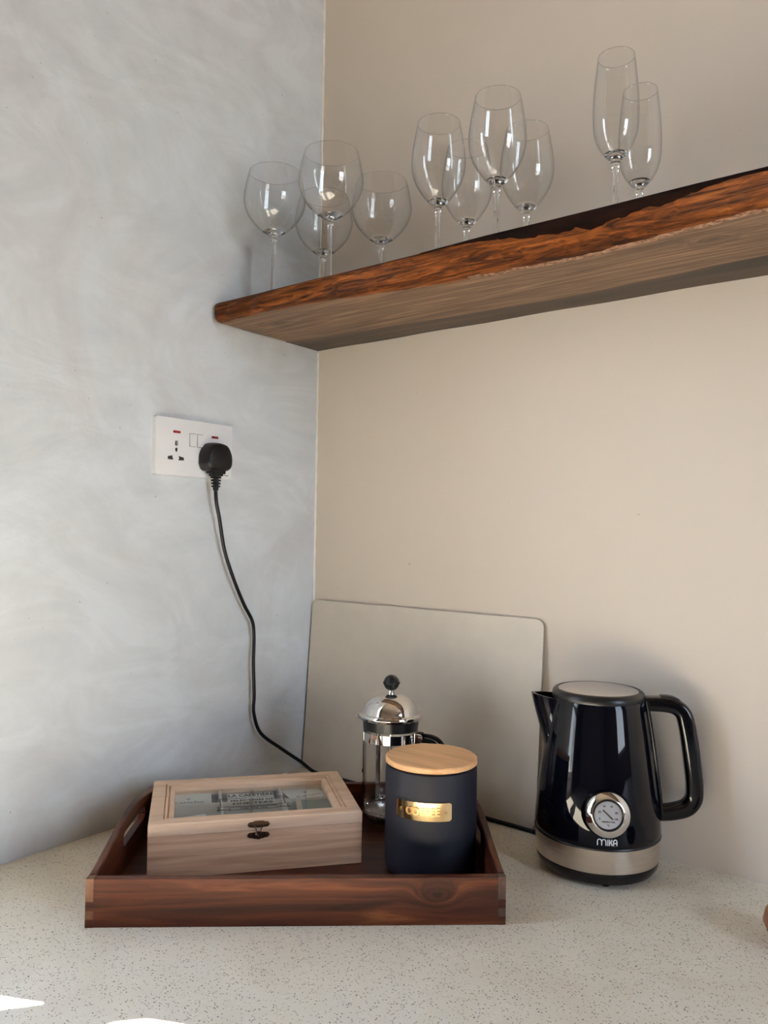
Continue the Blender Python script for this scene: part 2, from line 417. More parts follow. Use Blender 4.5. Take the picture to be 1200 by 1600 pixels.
struct(obj('ceiling', bbox(-T, ROOM_X+T, ROOM_Y-T, T, CEIL_Z, CEIL_Z+0.1), M_PAINT))
struct(obj('ground', bbox(-30, 30, -30, 30, FLOOR_Z-0.4, FLOOR_Z-0.2), M_GROUND))
# bead of filler running up the corner
bm = bmesh.new()
for z0, z1 in ((0.0, 0.744), (0.778, CEIL_Z)):
    n = 60; path = [Vector((0.0012+0.0003*sin(k*1.7), -0.0012, z0+(z1-z0)*k/n)) for k in range(n+1)]
    sweep(bm, path, lambda i, t: circ(0.0022+0.0004*sin(i*2.3), 6), upv=(1, 0, 0))
struct(obj('trim_1', bm, M_CAULK))
# windows out of the picture that light the room
def window(name, x, inward, hole, bars, mull):
    y0, y1, z0, z1 = hole; bm = bmesh.new(); w = 0.04
    xa, xb = sorted((x, x+inward))
    box(bm, xa, xb, y0, y1, z0-0.0, z0+w*0.6); box(bm, xa, xb, y0, y1, z1-w, z1)
    box(bm, xa, xb, y0, y0+w, z0, z1)
    for a, b in bars: box(bm, xa, xb, y0, y1, a, b)
    for a, b in mull: box(bm, xa, xb, a, b, z0, z1)
    return struct(obj(name, bm, M_FRAME))
w1 = window('window_1', -0.04, 0.03, WL, [], [])
sun_blocker = prism(bmesh.new(), [(-0.829, 0.429), (-0.853, 0.393), (-0.905, 0.330), (-1.25, 0.300), (-1.25, 0.420), (-0.95, 0.490), (-0.8433, 0.5126), (-0.829, 0.540)], -0.006, -0.001, mp=lambda a, b, c: (c, a, b))  # unseen shape added to cut the outline of the sun patch on the worktop
obj('sun_blocker', sun_blocker, M_FRAME, w1)
window('window_2', ROOM_X+0.03, 0.04, WR, [], [])

# worktop: one L shaped slab
ct = bmesh.new()
prism(ct, [(0, 0), (0, -2.6), (0.78, -2.6), (0.78, -0.62), (ROOM_X, -0.62), (ROOM_X, 0)], -0.05, 0.0, bev=0.0)
tag(obj('worktop', ct, M_CT), 'pale speckled cement worktop running into the wall corner', 'worktop')
# cabinets carrying it
cb = bmesh.new()
box(cb, 0, 0.74, -2.6, -0.62, FLOOR_Z, -0.05); box(cb, 0, ROOM_X, -0.58, 0, FLOOR_Z, -0.05)
struct(obj('trim_2', cb, M_PAINT))

# ================================================================= shelf
sh = thing('shelf', 'thick dark live-edge wooden shelf crossing the upper right', 'shelf', (0, 0, 0))
ZB, ZT = 0.7465, 0.7765
low = [(0, -.2455), (.04, -.249), (.107, -.2525), (.16, -.2505), (.206, -.247), (.286, -.234), (.382, -.217), (.491, -.206), (.59, -.200), (.669, -.208), (.741, -.2185), (.803, -.2245), (.95, -.235), (1.2, -.225), (1.5, -.24), (1.9, -.23)]
def lerp(tab, x):
    for (a, u), (b, v) in zip(tab, tab[1:]):
        if a <= x <= b: return u+(v-u)*(x-a)/(b-a)
    return tab[-1][1] if x > tab[-1][0] else tab[0][1]
def low_y(x): return lerp(low, x) + 0.0012*sin(x*95)+0.0009*sin(x*213+1)+0.0006*sin(x*487)
def top_y(x): return -0.248+0.0006*sin(x*23)
def seam_y(x): return lerp([(0, -.083), (.356, -.060), (.512, -.056), (.771, -.077), (1.9, -.08)], x)
xs = [0.0, 0.0015, 0.004, 0.008, 0.014] + [0.02+1.88*k/260 for k in range(261)]
bm = bmesh.new(); rings = []
def dark_edge_amt(x): return max(0.0, min(1.0, (x-0.53)/0.10)) * (1.0 if x < 0.70 else max(0.25, 1-(x-0.70)/0.10))
for x in xs:
    rnd = 0.0
    if x < 0.014: rnd = 0.007*(1-sqrt(max(0, 1-((0.014-x)/0.014)**2)))
    ly, ty, sy = low_y(x)+rnd, top_y(x)+rnd, seam_y(x)
    zb = ZB+rnd*0.6; zt = ZT-rnd*0.6
    # section: back-bottom, seam, front underside, frayed arris, face, upper arris, top back
    fy = [ly+0.012, ly+0.003, ly+(ty-ly)*0.12-0.001, ly+(ty-ly)*0.35-0.0022, ly+(ty-ly)*0.62-0.002, ty-0.0005, ty+0.0015, ty+0.005]
    fz = [zb, zb+0.0006, zb+0.0035, zb+0.010, zb+0.018, zt-0.0045, zt-0.0012, zt]
    w = 0.0007*sin(x*140+2)+0.0004*sin(x*390)
    pts = [(sy, zb+0.0016), (sy-0.0014, zb)] + [(y_+(w if 0 < k < 6 else 0), z_+(w*0.6 if 1 < k < 5 else 0)) for k, (y_, z_) in enumerate(zip(fy, fz))] + [(sy, zt)]
    rings.append([bm.verts.new((x, a, b)) for a, b in pts])
m = len(rings[0])
for i, (A, B) in enumerate(zip(rings[:-1], rings[1:])):
    x = (xs[i]+xs[i+1])/2
    for k in range(m):
        f = bm.faces.new((A[k], A[(k+1) % m], B[(k+1) % m], B[k]))
        f.material_index = 0 if k in (0, 1, m-1, m-2) else 1
        if k == 2 and x > 0.45: f.material_index = 2
bm.faces.new(rings[0][::-1]); bm.faces.new(rings[-1])
obj('front_plank', bm, [M_SH_UNDER, M_SH_FACE, M_SAP], sh, True, 40)
bm = bmesh.new(); rings = []
for x in xs[::3]:
    sy = seam_y(x)+0.0006
    rings.append([bm.verts.new((x, a, b)) for a, b in ((0, ZB+0.0012+0.0005*sin(x*31)), (sy, ZB+0.0014), (sy, ZT), (0, ZT))])
for A, B in zip(rings[:-1], rings[1:]):
    for k in range(4): bm.faces.new((A[k], A[(k+1) % 4], B[(k+1) % 4], B[k]))
bm.faces.new(rings[0][::-1]); bm.faces.new(rings[-1])
obj('rear_plank', bm, M_SH_BACK, sh)
# dark strip under the top arris
bm = bmesh.new(); rings = []
bx = [0.40+0.0055*k for k in range(150)]
for x in bx:
    wd = lerp([(0.40, 0.0), (0.45, 0.0015), (0.50, 0.0055), (0.56, 0.0095), (0.62, 0.0125), (0.67, 0.0095), (0.705, 0.0095), (0.75, 0.005), (0.80, 0.0035), (1.0, 0.004), (1.3, 0.002)], x)
    wd = max(0.0002, wd*(1+0.05*sin(x*163)+0.07*sin(x*71)+0.04*sin(x*307)))
    ty, ly = top_y(x), low_y(x)
    def face_y(z): return lerp([(0.7467, ly+0.003), (0.7500, ly+(ty-ly)*0.12-0.001), (0.7565, ly+(ty-ly)*0.35-0.0022), (0.7645, ly+(ty-ly)*0.62-0.002), (0.772, ty-0.0005), (0.7765, ty+0.002)], z)
    z1 = ZT-0.0008; z0 = z1-wd; pj = min(1.0, wd/0.005)
    rings.append([bm.verts.new((x, a, b)) for a, b in ((face_y(z0)-0.0012*pj, z0), (min(face_y(z0+wd*0.5), face_y(z0), face_y(z1))-0.0030*pj, z0+wd*0.5), (min(ty, face_y(z1))-0.0030*pj-0.0004, z1-0.0006), (ty+0.004, z1+0.0006), (face_y(z0)+0.004, z0))])
for A, B in zip(rings[:-1], rings[1:]):
    for k in range(5): bm.faces.new((A[k], A[(k+1) % 5], B[(k+1) % 5], B[k]))
bm.faces.new(rings[0][::-1]); bm.faces.new(rings[-1])
o = obj('dark_edge', bm, M_DARKEDGE, sh, True, 50); o['label'] = 'dark strip under the top edge'

# ================================================================= glasses on the shelf
def bowl_profile(ctrl, h0, wall=0.0007):
    outer = spline([(r, z, 0) for r, z in ctrl], 6)
    outer = [(p.x, p.y) for p in outer]
    inner = [(max(r-wall, 0.0005), z) for r, z in outer]
    inner = [p for p in inner if p[1] > h0]
    return outer, inner
KINDS = {}
def make_glass(kind, H, J, ctrl, lr, foot):
    """J stem top height; ctrl bowl profile control points (r, z above J)"""
    root = thing('wine_glass', '', 'glass')
    ct_ = [(r, J+z) for r, z in ctrl]
    outer, inner = bowl_profile(ct_, J+0.007)
    rim = outer[-1]
    prof = outer + [(rim[0]-0.00035, rim[1]+0.0004)] + inner[::-1] + [(0.0, J+0.0062)]
    # the solid bottom of the bowl, stem and foot are one piece of thick glass
    zb = J+0.0075
    cut = [p for p in outer if p[1] >= zb-0.0005]
    obj('bowl', L(cut + [(rim[0]-0.00035, rim[1]+0.0004)] + [p for p in inner[::-1] if p[1] >= zb-0.0005] , 72), M_GLASS, root, True, 60)
    ring = bmesh.new()
    lathe(ring, [(rim[0]-0.0004+0.00042*cos(a*pi/3), rim[1]+0.0003+0.00042*sin(a*pi/3)) for a in range(7)], 72)
    obj('rim', ring, M_GRIM, root, True, 60)
    lowp = [p for p in outer if p[1] <= zb+0.0005]
    st = [(0, 0.0), (foot*0.97, 0.0), (foot, 0.0012), (foot*0.9, 0.0022), (0.010, 0.0045), (0.0050, 0.009), (0.0036, 0.018), (0.0034, J*0.55), (0.0037, J-0.010), (0.0052, J-0.0035), (0.0062, J-0.0018), (0.0052, J-0.0005)]
    st += [p for p in lowp if p[0] > 0.0052]
    top = lowp[-1]
    st += [(top[0]-0.0009, top[1]+0.0002), (top[0]*0.62, J+0.0052), (top[0]*0.3, J+0.0043), (0, J+0.0040)]
    obj('stem', L(st, 56), M_SOLID, root, True, 60)
    return root
def copy_thing(src, loc, rz=0):
    r = src.copy(); COL.objects.link(r); r.location = loc; r.rotation_euler = (0, 0, rz)
    for c in src.children:
        d = c.copy(); COL.objects.link(d); d.parent = r
    return r
def glass_set(src, places, group):
    for i, (x, y, lab) in enumerate(places):
        o = src if i == 0 else copy_thing(src, (0, 0, 0), 0.7*i)
        o.location = (x, y, ZT); o['label'] = lab; o['group'] = group; o['category'] = 'glass'
Hb = 0.205; J = 0.105
balloon = make_glass('balloon', Hb, J, [(0.0045, 0), (0.0125, 0.0035), (0.0285, 0.0165), (0.0420, 0.034), (0.0485, 0.054), (0.0465, 0.074), (0.0435, 0.089), (0.0405, 0.100)], 0, 0.036)
glass_set(balloon, [
    (0.0809, -0.1942, 'round-bowled stemmed balloon glass at the left end of the shelf'),
    (0.1970, -0.1918, 'large balloon glass second from the left, overlapping the wall corner line'),
    (0.0841, -0.0827, 'balloon glass set low behind the two leftmost balloon glasses'),
    (0.1978, -0.0705, 'balloon glass at the back, just right of the large balloon glass')], 'balloon glasses on the shelf')
wine = make_glass('wine', 0.205, 0.091, [(0.0045, 0), (0.0120, 0.0045), (0.0245, 0.020), (0.0335, 0.037), (0.0372, 0.055), (0.0362, 0.076), (0.0328, 0.097), (0.0295, 0.114)], 0, 0.034)
glass_set(wine, [
    (0.3741, -0.1694, 'tulip wine glass in the front row, left of the four wine glasses'),
    (0.3688, -0.0869, 'tulip wine glass seen low between and behind the two front wine glasses'),
    (0.4722, -0.1801, 'tallest-standing tulip wine glass in the middle of the shelf'),
    (0.4635, -0.0829, 'tulip wine glass behind and right of the tallest-standing wine glass')], 'tulip wine glasses on the shelf')
flute = make_glass('flute', 0.210, 0.086, [(0.0045, 0), (0.0105, 0.0045), (0.0195, 0.017), (0.0252, 0.033), (0.0268, 0.052), (0.0262, 0.078), (0.0238, 0.105), (0.0215, 0.124)], 0, 0.030)
glass_set(flute, [
    (0.6243, -0.1668, 'tall narrow champagne flute at the front right of the shelf'),
    (0.6208, -0.0780, 'champagne flute partly hidden behind the front flute, rightmost glass')], 'champagne flutes on the shelf')

# ================================================================= wall socket
sk = thing('wall_socket', 'white double wall socket with one switched universal outlet on grey plaster', 'socket', (0, -0.2805, 0.5428))
def wm(y, z, x): return (x, y, z)
def plate(outline, x0, x1, bev=0.0):
    return prism(bmesh.new(), outline, x0, x1, mp=lambda a, b, c: (c, a, b), bev=bev)
def offs(o, dy, dz): return [(a+dy, b+dz) for a, b in o]
obj('face_plate', plate(rrect(0.146, 0.086, 0.003), 0.0, 0.009, 0.0012), M_WHITE, sk, True, 30)
cy, cz = -0.2805, 0.5428
for (y, z) in ((-0.3166, 0.5654), (-0.2436, 0.5643)):
    obj('indicator_light', plate(offs(rrect(0.0135, 0.0036, 0.0017), y-cy, z-cz), 0.0085, 0.0098, 0.0003), M_RED, sk, True, 30)
for k, y in enumerate((-0.2870, -0.2724)):
    s_ = obj('switch', plate(offs(rrect(0.0122, 0.0205, 0.001), y-cy, 0.5558-cz), 0.008, 0.0094), M_GREYM, sk)
    bm = bmesh.new(); hw = 0.0054; zc = 0.5558-cz; yc = y-cy
    vs = [bm.verts.new(c) for c in ((.009, yc-hw, zc+.0096), (.009, yc+hw, zc+.0096), (.009, yc+hw, zc-.0096), (.009, yc-hw, zc-.0096),
                                   (.0102, yc-hw, zc+.0092), (.0102, yc+hw, zc+.0092), (.0122, yc+hw, zc-.0092), (.0122, yc-hw, zc-.0092))]
    for f in ((0, 1, 2, 3), (4, 7, 6, 5), (0, 4, 5, 1), (1, 5, 6, 2), (2, 6, 7, 3), (3, 7, 4, 0)): bm.faces.new([vs[i] for i in f])
    obj('rocker', bm, M_WHITE, s_)
def hole(pts): return obj('pin_hole', plate([(a-cy, b-cz) for a, b in pts], 0.0086, 0.0093), M_HOLE, sk)
hy = -0.3168
hole([(hy-.0018, .5522), (hy+.0022, .5522), (hy+.0028, .5480), (hy+.0020, .5446), (hy-.0018, .5446), (hy-.0026, .5480)])
obj('shutter', plate([(hy-.0008-cy, .5520-cz), (hy+.0020-cy, .5520-cz), (hy+.0022-cy, .5450-cz), (hy-.0002-cy, .5450-cz)], 0.009, 0.0095), M_GREYM, sk)
hole([(hy-.0010, .5418), (hy+.0012, .5418), (hy+.0024, .5388), (hy+.0004, .5352), (hy-.0006, .5352), (hy-.0024, .5388)])
hole([(-.3318, .5280), (-.3262, .5290), (-.3240, .5300), (-.3234, .5262), (-.3214, .5238), (-.3248, .5232), (-.3318, .5236)])
hole([(-.3122, .5300), (-.3090, .5288), (-.3030, .5280), (-.3024, .5236), (-.3092, .5232), (-.3126, .5230), (-.3112, .5262)])
bm = bmesh.new()
put2d(bm, stroke2d([(-.0042, .0006), (-.0030, -.0002), (-.0016, .0001), (0, -.0003), (.0016, -.0006), (.0030, .0001), (.0042, .0008)], 0.0012), lambda x, y, t: (0.0092+t, x+(-0.2195-cy), y+(0.5062-cz)), 0.0001)
obj('maker_mark', bm, M_PRINTG, sk)

# plug and lead of the kettle ------------------------------------------------
pg = thing('power_plug', 'black moulded three-pin plug with its black lead, in the right outlet', 'plug', (0.0102, -0.2500, 0.5310))
ol = []
for a, b in ((-.0255, -.010), (-.0245, .006), (-.0165, .0195), (-.006, .0235), (.006, .0235), (.0165, .0195), (.0245, .006), (.0255, -.010), (.0205, -.0185), (.010, -.0212), (-.010, -.0212), (-.0205, -.0185)): ol.append((a, b, 0))
sm = [(p.x, p.y) for p in spline(ol+[ol[0]], 4)[:-1]]
bm = bmesh.new(); rings = []
for xx, s in ((0.0, 1.0), (0.004, 1.02), (0.010, 1.0), (0.017, 0.955), (0.0215, 0.90), (0.0235, 0.80)):
    rings.append([bm.verts.new((xx, a*s, b*s)) for a, b in sm])
for A, B in zip(rings[:-1], rings[1:]):
    for k in range(len(sm)): bm.faces.new((A[k], A[(k+1) % len(sm)], B[(k+1) % len(sm)], B[k]))
bm.faces.new(rings[0][::-1]); bm.faces.new(rings[-1])
obj('plug_body', bm, M_RUBBER, pg, True, 40)
bm = bmesh.new()
box(bm, 0.003, 0.019, -0.013, 0.013, -0.0245, -0.019, bev=0.0015)
box(bm, 0.004, 0.0175, -0.0095, 0.0095, -0.028, -0.0235, bev=0.0015)
for k in range(4):
    z = -0.0285-k*0.0046; w = 0.0066-0.0004*k
    box(bm, 0.011-w*0.8, 0.011+w*0.8, -w, w, z-0.0031, z, bev=0.0008)
path = [Vector((0.011, 0, -0.026)), Vector((0.011, 0, -0.050))]
sweep(bm, path, lambda i, t: circ(0.0045, 12), upv=(0, 1, 0))
obj('strain_relief', bm, M_RUBBER, pg, True, 40)
cord = [(.0205, -.2500, .485), (.0195, -.2465, .462), (.017, -.2375, .436), (.015, -.2245, .388), (.014, -.2035, .342), (.013, -.1795, .300), (.012, -.160, .272), (.011, -.1545, .250), (.012, -.1550, .225), (.013, -.1560, .199), (.013, -.1530, .150), (.012, -.1520, .120), (.018, -.141, .086), (.030, -.104, .055), (.040, -.068, .028), (.048, -.048, .010), (.062, -.038, .0042), (.12, -.0365, .0034), (.25, -.037, .0034), (.33, -.0355, .0034), (.40, -.036, .0034), (.463, -.0385, .0034), (.500, -.052, .0040)]
path = spline(cord, 6)
o_ = Vector((0.0102, -0.2500, 0.5310))
obj('lead', sweep(bmesh.new(), [p-o_ for p in path], lambda i, t: circ(0.0029, 12), upv=(0, 1, 0.2)), M_RUBBER, pg, True, 60)

# ================================================================= cutting board leaning on the wall
tilt = math.atan2(0.0205, 0.2985)
cbd = thing('cutting_board', 'large pale grey-beige rounded board leaning against the wall behind the tray', 'board', (0.2315, -0.0265, 0.0004))
cbd.rotation_euler = (-tilt, 0, 0)
bm = bmesh.new(); ol = rrect(0.455, 0.2975, 0.012, 6)
V = lambda x, y, z: (x, z, y+0.14875)
a = [bm.verts.new(V(x, y, 0.0)) for x, y in ol]; b = [bm.verts.new(V(x, y, 0.0045)) for x, y in ol]
f1 = bm.faces.new(a); f2 = bm.faces.new(b[::-1]); n = len(ol)
for i in range(n): bm.faces.new((a[i], b[i], b[(i+1) % n], a[(i+1) % n])).material_index = 1
bmesh.ops.bevel(bm, geom=list(f1.edges), offset=0.0006, segments=2, affect='EDGES')
obj('panel', bm, [M_BOARD, M_BOARDE], cbd, True, 30)

# ================================================================= tray
TR_A = math.atan2(0.6504, 0.7596)
tr = thing('serving_tray', 'reddish-brown wooden serving tray with arched handled sides', 'tray', (0.2212, -0.5833, 0.0), TR_A)
TW, TD, TH, TT = 0.4462, 0.328, 0.0505, 0.0085
fing = [(0.0, 0.0085, 0), (0.0085, 0.0175, 1), (0.0175, 0.0270, 0), (0.0270, TH+0.0006, 1)]
def long_panel(name, y0, y1):
    bm = box(bmesh.new(), TT, TW-TT, y0, y1, 0, TH, bev=0.0006)
    for z0, z1, w in fing:
        if w == 0:
            box(bm, 0, TT, y0, y1, z0, z1); box(bm, TW-TT, TW, y0, y1, z0, z1)
    return obj(name, bm, M_TRAY, tr)
long_panel('front_panel', 0, TT+0.001)
long_panel('back_panel', TD-TT-0.001, TD)
half = [(0.0, .0512), (0.012, .0522), (0.034, .0545), (0.060, .0590), (0.090, .0640), (0.118, .0690), (0.142, .0720), (TD/2, .0730)]
def top_z(t): return lerp(half, min(t, TD-t))
def side_panel(x0, x1, m_end):
    bm = bmesh.new()
    N = 44; ts = [TD*k/N for k in range(N+1)]
    # hand hole: stadium between t0..t1, z 0.037..0.053
    t0, t1, hz, hr = 0.112, TD-0.112, 0.0475, 0.0085
    inner0 = TT+0.001
    ylist = sorted(set([inner0, TD-inner0] + [t for t in ts if inner0 < t < TD-inner0] + [t0+hr*(1-cos(a*pi/12)) for a in range(7)] + [t1-hr*(1-cos(a*pi/12)) for a in range(7)]))
    def hole_h(t):
        if t < t0 or t > t1: return 0
        d = min(t-t0, t1-t)
        return hr if d >= hr else sqrt(max(0, hr*hr-(hr-d)**2))
    for ya, yb in zip(ylist[:-1], ylist[1:]):
        ha, hb = hole_h(ya), hole_h(yb)
        def slab(za0, za1, zb0, zb1, ch):
            q = []
            c = 0.0014 if ch else 0.0
            sec = lambda z0, z1: [(x0, z0), (x0, z1-c), (x0+c, z1), (x1-c, z1), (x1, z1-c), (x1, z0)]
            A = [bm.verts.new((x, ya, z)) for x, z in sec(za0, za1)]; B = [bm.verts.new((x, yb, z)) for x, z in sec(zb0, zb1)]
            for k in range(6): bm.faces.new((A[k], B[k], B[(k+1) % 6], A[(k+1) % 6]))
            bm.faces.new(A[::-1]); bm.faces.new(B)
        if ha <= 1e-5 and hb <= 1e-5: slab(0, top_z(ya), 0, top_z(yb), True)
        else:
            slab(0, hz-ha, 0, hz-hb, False); slab(hz+ha, top_z(ya), hz+hb, top_z(yb), True)
    bmesh.ops.remove_doubles(bm, verts=bm.verts[:], dist=1e-5)
    s = obj('side_panel', bm, M_TRAY_S, tr, True, 25)
    for ya, yb in ((0, inner0), (TD-inner0, TD)):
        for z0, z1, w in fing:
            if w == 1:
                f = bbox(x0, x1, ya-(0.0003 if ya == 0 else 0), yb, z0, min(z1, top_z(0.004)), bev=0.0004)
                obj('end_finger', f, m_end, s)
    return s
side_panel(0.0, TT, M_TRAY_L)
side_panel(TW-TT, TW, M_TRAY_E)
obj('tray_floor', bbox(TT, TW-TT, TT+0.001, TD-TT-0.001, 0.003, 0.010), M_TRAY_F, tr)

# ================================================================= tea box
BA = 0.898; BW, BD, BH, LID = 0.2560, 0.1690, 0.0640, 0.0140
tb = thing('tea_box', 'pale wooden tea box with glass lid lying in the tray', 'box', (0.1950, -0.4879, 0.0100), BA)
bm = bmesh.new(); w = 0.007; zs = BH-LID-0.0004
box(bm, 0, BW, 0, w, 0, zs, bev=0.0006); box(bm, 0, BW, BD-w, BD, 0, zs, bev=0.0006)
box(bm, 0, w, w, BD-w, 0, zs); box(bm, BW-w, BW, w, BD-w, 0, zs); box(bm, w, BW-w, w, BD-w, 0.001, 0.005, mi=1)
obj('box_body', bm, [M_BOXW, M_BOXI], tb)
bm = bmesh.new(); z0 = BH-LID
prof = [(0, z0), (0, BH-0.0012), (0.0012, BH), (0.0165, BH), (0.0167, BH-0.0026), (0.0178, BH-0.0026), (0.0182, BH-0.0006), (0.0208, BH-0.0006), (0.0212, BH-0.0040), (0.0224, BH-0.0040), (0.0229, BH-0.0018), (0.0285, BH-0.0034), (0.0290, BH-0.0085), (0.0292, z0)]
mitre_ring(bm, 0, BW, 0, BD, prof)
lid = obj('lid_frame', bm, M_BOXL, tb)
G = 0.0285; ZG = BH-0.0068
obj('glass_pane', bbox(G, BW-G, G, BD-G, ZG-0.0012, ZG), M_PANE, lid)
bm = bmesh.new()
for x in (w+(BW-2*w)/3, w+2*(BW-2*w)/3): box(bm, x-0.0016, x+0.0016, w, BD-w, 0.005, 0.0545)
obj('divider', bm, M_DIV, tb)
obj('divider', bbox(w, BW-w, 0.0905, 0.0935, 0.005, 0.0542), M_DIV, tb)
# printing on the glass
bm = bmesh.new(); cx = 0.127; zp = ZG+0.0002
P = lambda dx, dy: (lambda x, y, t: (x+dx, y+dy, zp+t))
put2d(bm, text2d('LA CAFETI\u00c8RE', 0.0150, 0.00055, 1.04, 0.62), P(cx, 0.1060))
put2d(bm, text2d('SELECTION OF', 0.0078, 0.0004, 1.1, 1.0), P(cx, 0.0865))
put2d(bm, text2d('FINE TEAS', 0.0102, 0.0003, 1.08, 1.05), P(cx, 0.0745))
put2d(bm, text2d('TIME FOR TEA', 0.0056, 0.0002, 1.1, 0.9), P(cx, 0.0565))
def st(pts, w_=0.0014, dx=cx, dy=0): put2d(bm, stroke2d(pts, w_), P(dx, dy))
st([(-.041, .068), (-.041, .0955), (-.006, .0955)]); st([(.006, .0955), (.041, .0955), (.041, .068)])
st([(-.030, .0515), (.030, .0515), (.030, .0625), (-.030, .0625), (-.030, .0505)])
st([(-.030, .0655), (-.046, .0655), (-.043, .0600), (-.046, .0545), (-.030, .0545)])
st([(.030, .0655), (.046, .0655), (.043, .0600), (.046, .0545), (.030, .0545)])
st([(-.041, .0655), (.041, .0655)], 0.0007)
obj('lettering', bm, M_PRINTK, lid)
# antique clasp
def clasp_mesh(z, up_):
    bm = bmesh.new(); s = up_
    o_ = [(-.0135, 0), (-.0115, .0030*s), (-.0070, .0036*s), (-.0045, .0046*s), (.0045, .0046*s), (.0070, .0036*s), (.0115, .0030*s), (.0135, 0), (.0110, -.0026*s), (.0055, -.0030*s), (0, -.0034*s), (-.0055, -.0030*s), (-.0110, -.0026*s)]
    prism(bm, o_ if s > 0 else o_[::-1], 0, 0.0011, mp=lambda x, y, t: (x, -t, z+y))
    for sx in (-0.0098, 0.0098):
        lathe(bm, [(0, 0.0), (0.0017, 0.0), (0.0017, 0.0018), (0.0008, 0.0024), (0, 0.0024)], 12)
        for v in bm.verts[-(12*3+2):]: v.co = Vector((v.co.x+sx, -v.co.z, z+v.co.y))
    return bm
cl = bpy.data.objects.new('clasp', None); COL.objects.link(cl); cl.parent = tb; cl.location = (0.1285, -0.0002, 0); cl.empty_display_size = 0.01
obj('upper_plate', clasp_mesh(BH-LID+0.0062, 1), M_BRONZE, cl)
bm = clasp_mesh(BH-LID-0.0058, -1)
lathe(bm, [(0, 0.0), (0.0046, 0.0), (0.0046, 0.0024), (0.0036, 0.0034), (0.0020, 0.0034), (0.0012, 0.0046), (0, 0.0046)], 16)
for v in bm.verts[-(16*5+2):]: v.co = Vector((v.co.x, -v.co.z, BH-LID-0.0062+v.co.y))
obj('lower_plate', bm, M_BRONZE, cl)
bm = bmesh.new()
sweep(bm, [Vector(q) for q in ((-.0055, -.0014, BH-LID+.0060), (-.003, -.0022, BH-LID+.0018), (-.002, -.0030, BH-LID-.0030), (.002, -.0030, BH-LID-.0030), (.003, -.0022, BH-LID+.0018), (.0055, -.0014, BH-LID+.0060))], lambda i, t: circ(0.0006, 8), upv=(0, 1, 0.3))
obj('hook_loop', bm, M_BRONZE, cl, True)
# tea sachets in the compartments
def sachet(cx_, cy_, z, wx, wy, rz, tx, m, label, words=None, band=None):
    r = thing('tea_sachet', label, 'tea bag', (0, 0, 0), 0, 'tea sachets in the wooden box')
    base = Matrix.Translation((0.1950, -0.4879, 0.0100)) @ Matrix.Rotation(BA, 4, 'Z')
    r.matrix_world = base @ Matrix.Translation((cx_, cy_, z)) @ Matrix.Rotation(rz, 4, 'Z') @ Matrix.Rotation(tx, 4, 'X')
    bm = bmesh.new(); nx, ny = 8, 6; top = []; bot = []
    for j in range(ny+1):
        ta, ba = [], []
        for i in range(nx+1):
            u, v = i/nx-.5, j/ny-.5
            puff = 0.0014*max(0, (1-(2*u)**4))*max(0, (1-(2*v)**4))+0.0002
            ta.append(bm.verts.new((u*wx, v*wy, puff))); ba.append(bm.verts.new((u*wx, v*wy, -puff*0.4)))
        top.append(ta); bot.append(ba)
    for j in range(ny):
        for i in range(nx):
            f = bm.faces.new((top[j][i], top[j][i+1], top[j+1][i+1], top[j+1][i]))
            if band and i < band: f.material_index = 1
            bm.faces.new((bot[j][i], bot[j+1][i], bot[j+1][i+1], bot[j][i+1]))
    for i in range(nx):
        bm.faces.new((top[0][i], bot[0][i], bot[0][i+1], top[0][i+1])); bm.faces.new((top[ny][i], top[ny][i+1], bot[ny][i+1], bot[ny][i]))
    for j in range(ny):
        bm.faces.new((top[j][0], top[j+1][0], bot[j+1][0], bot[j][0])); bm.faces.new((top[j][nx], bot[j][nx], bot[j+1][nx], top[j+1][nx]))
    obj('envelope', bm, [m, M_TAN], r, True, 60)
    if words:
        bm = bmesh.new(); q = lambda dx, dy: (lambda x, y, t: (x+dx, y+dy, 0.00175))
        for s_, sz, dy in words: put2d(bm, text2d(s_, sz, 0.0001), q(0, dy))
        for a_ in (-0.7, 0, 0.7):
            put2d(bm, stroke2d([(0.0004*a_, 0), (0.0030*sin(a_)*0.7, 0.0030), (0.0046*sin(a_), 0.0048)], 0.0012), q(0, words[0][2]+0.0105))
        obj('print', bm, M_PRINTG, r)
    return r
sachet(0.046, 0.121, 0.0512, 0.060, 0.050, 0.0, 0.02, M_PAPER, 'white printed tea sachet in the rear left compartment of the tea box', [('Kericho', 0.0125, -0.0155)])
sachet(0.128, 0.116, 0.0485, 0.062, 0.044, -0.02, 0.05, M_PAPER, 'plain white tea sachet in the rear middle compartment under the black lettering')
sachet(0.2030, 0.1245, 0.0480, 0.052, 0.050, 0.30, 0.04, M_PAPER, 'white printed tea sachet in the rear right compartment, behind the green one', [('Kericho', 0.0110, -0.010), ('Gold', 0.0100, -0.020)])
sachet(0.0480, 0.0480, 0.0450, 0.052, 0.042, 0.30, 0.10, M_PAPER, 'plain white tea sachet lying askew in the front left compartment')
sachet(0.118, 0.0430, 0.0440, 0.048, 0.042, -0.04, 0.08, M_PAPER, 'plain white tea sachet low in the front middle compartment')
sachet(0.2110, 0.0660, 0.0518, 0.056, 0.042, -0.06, 0.02, M_GREEN, 'muted green tea sachet with a tan edge in the front right compartment', None, 1)

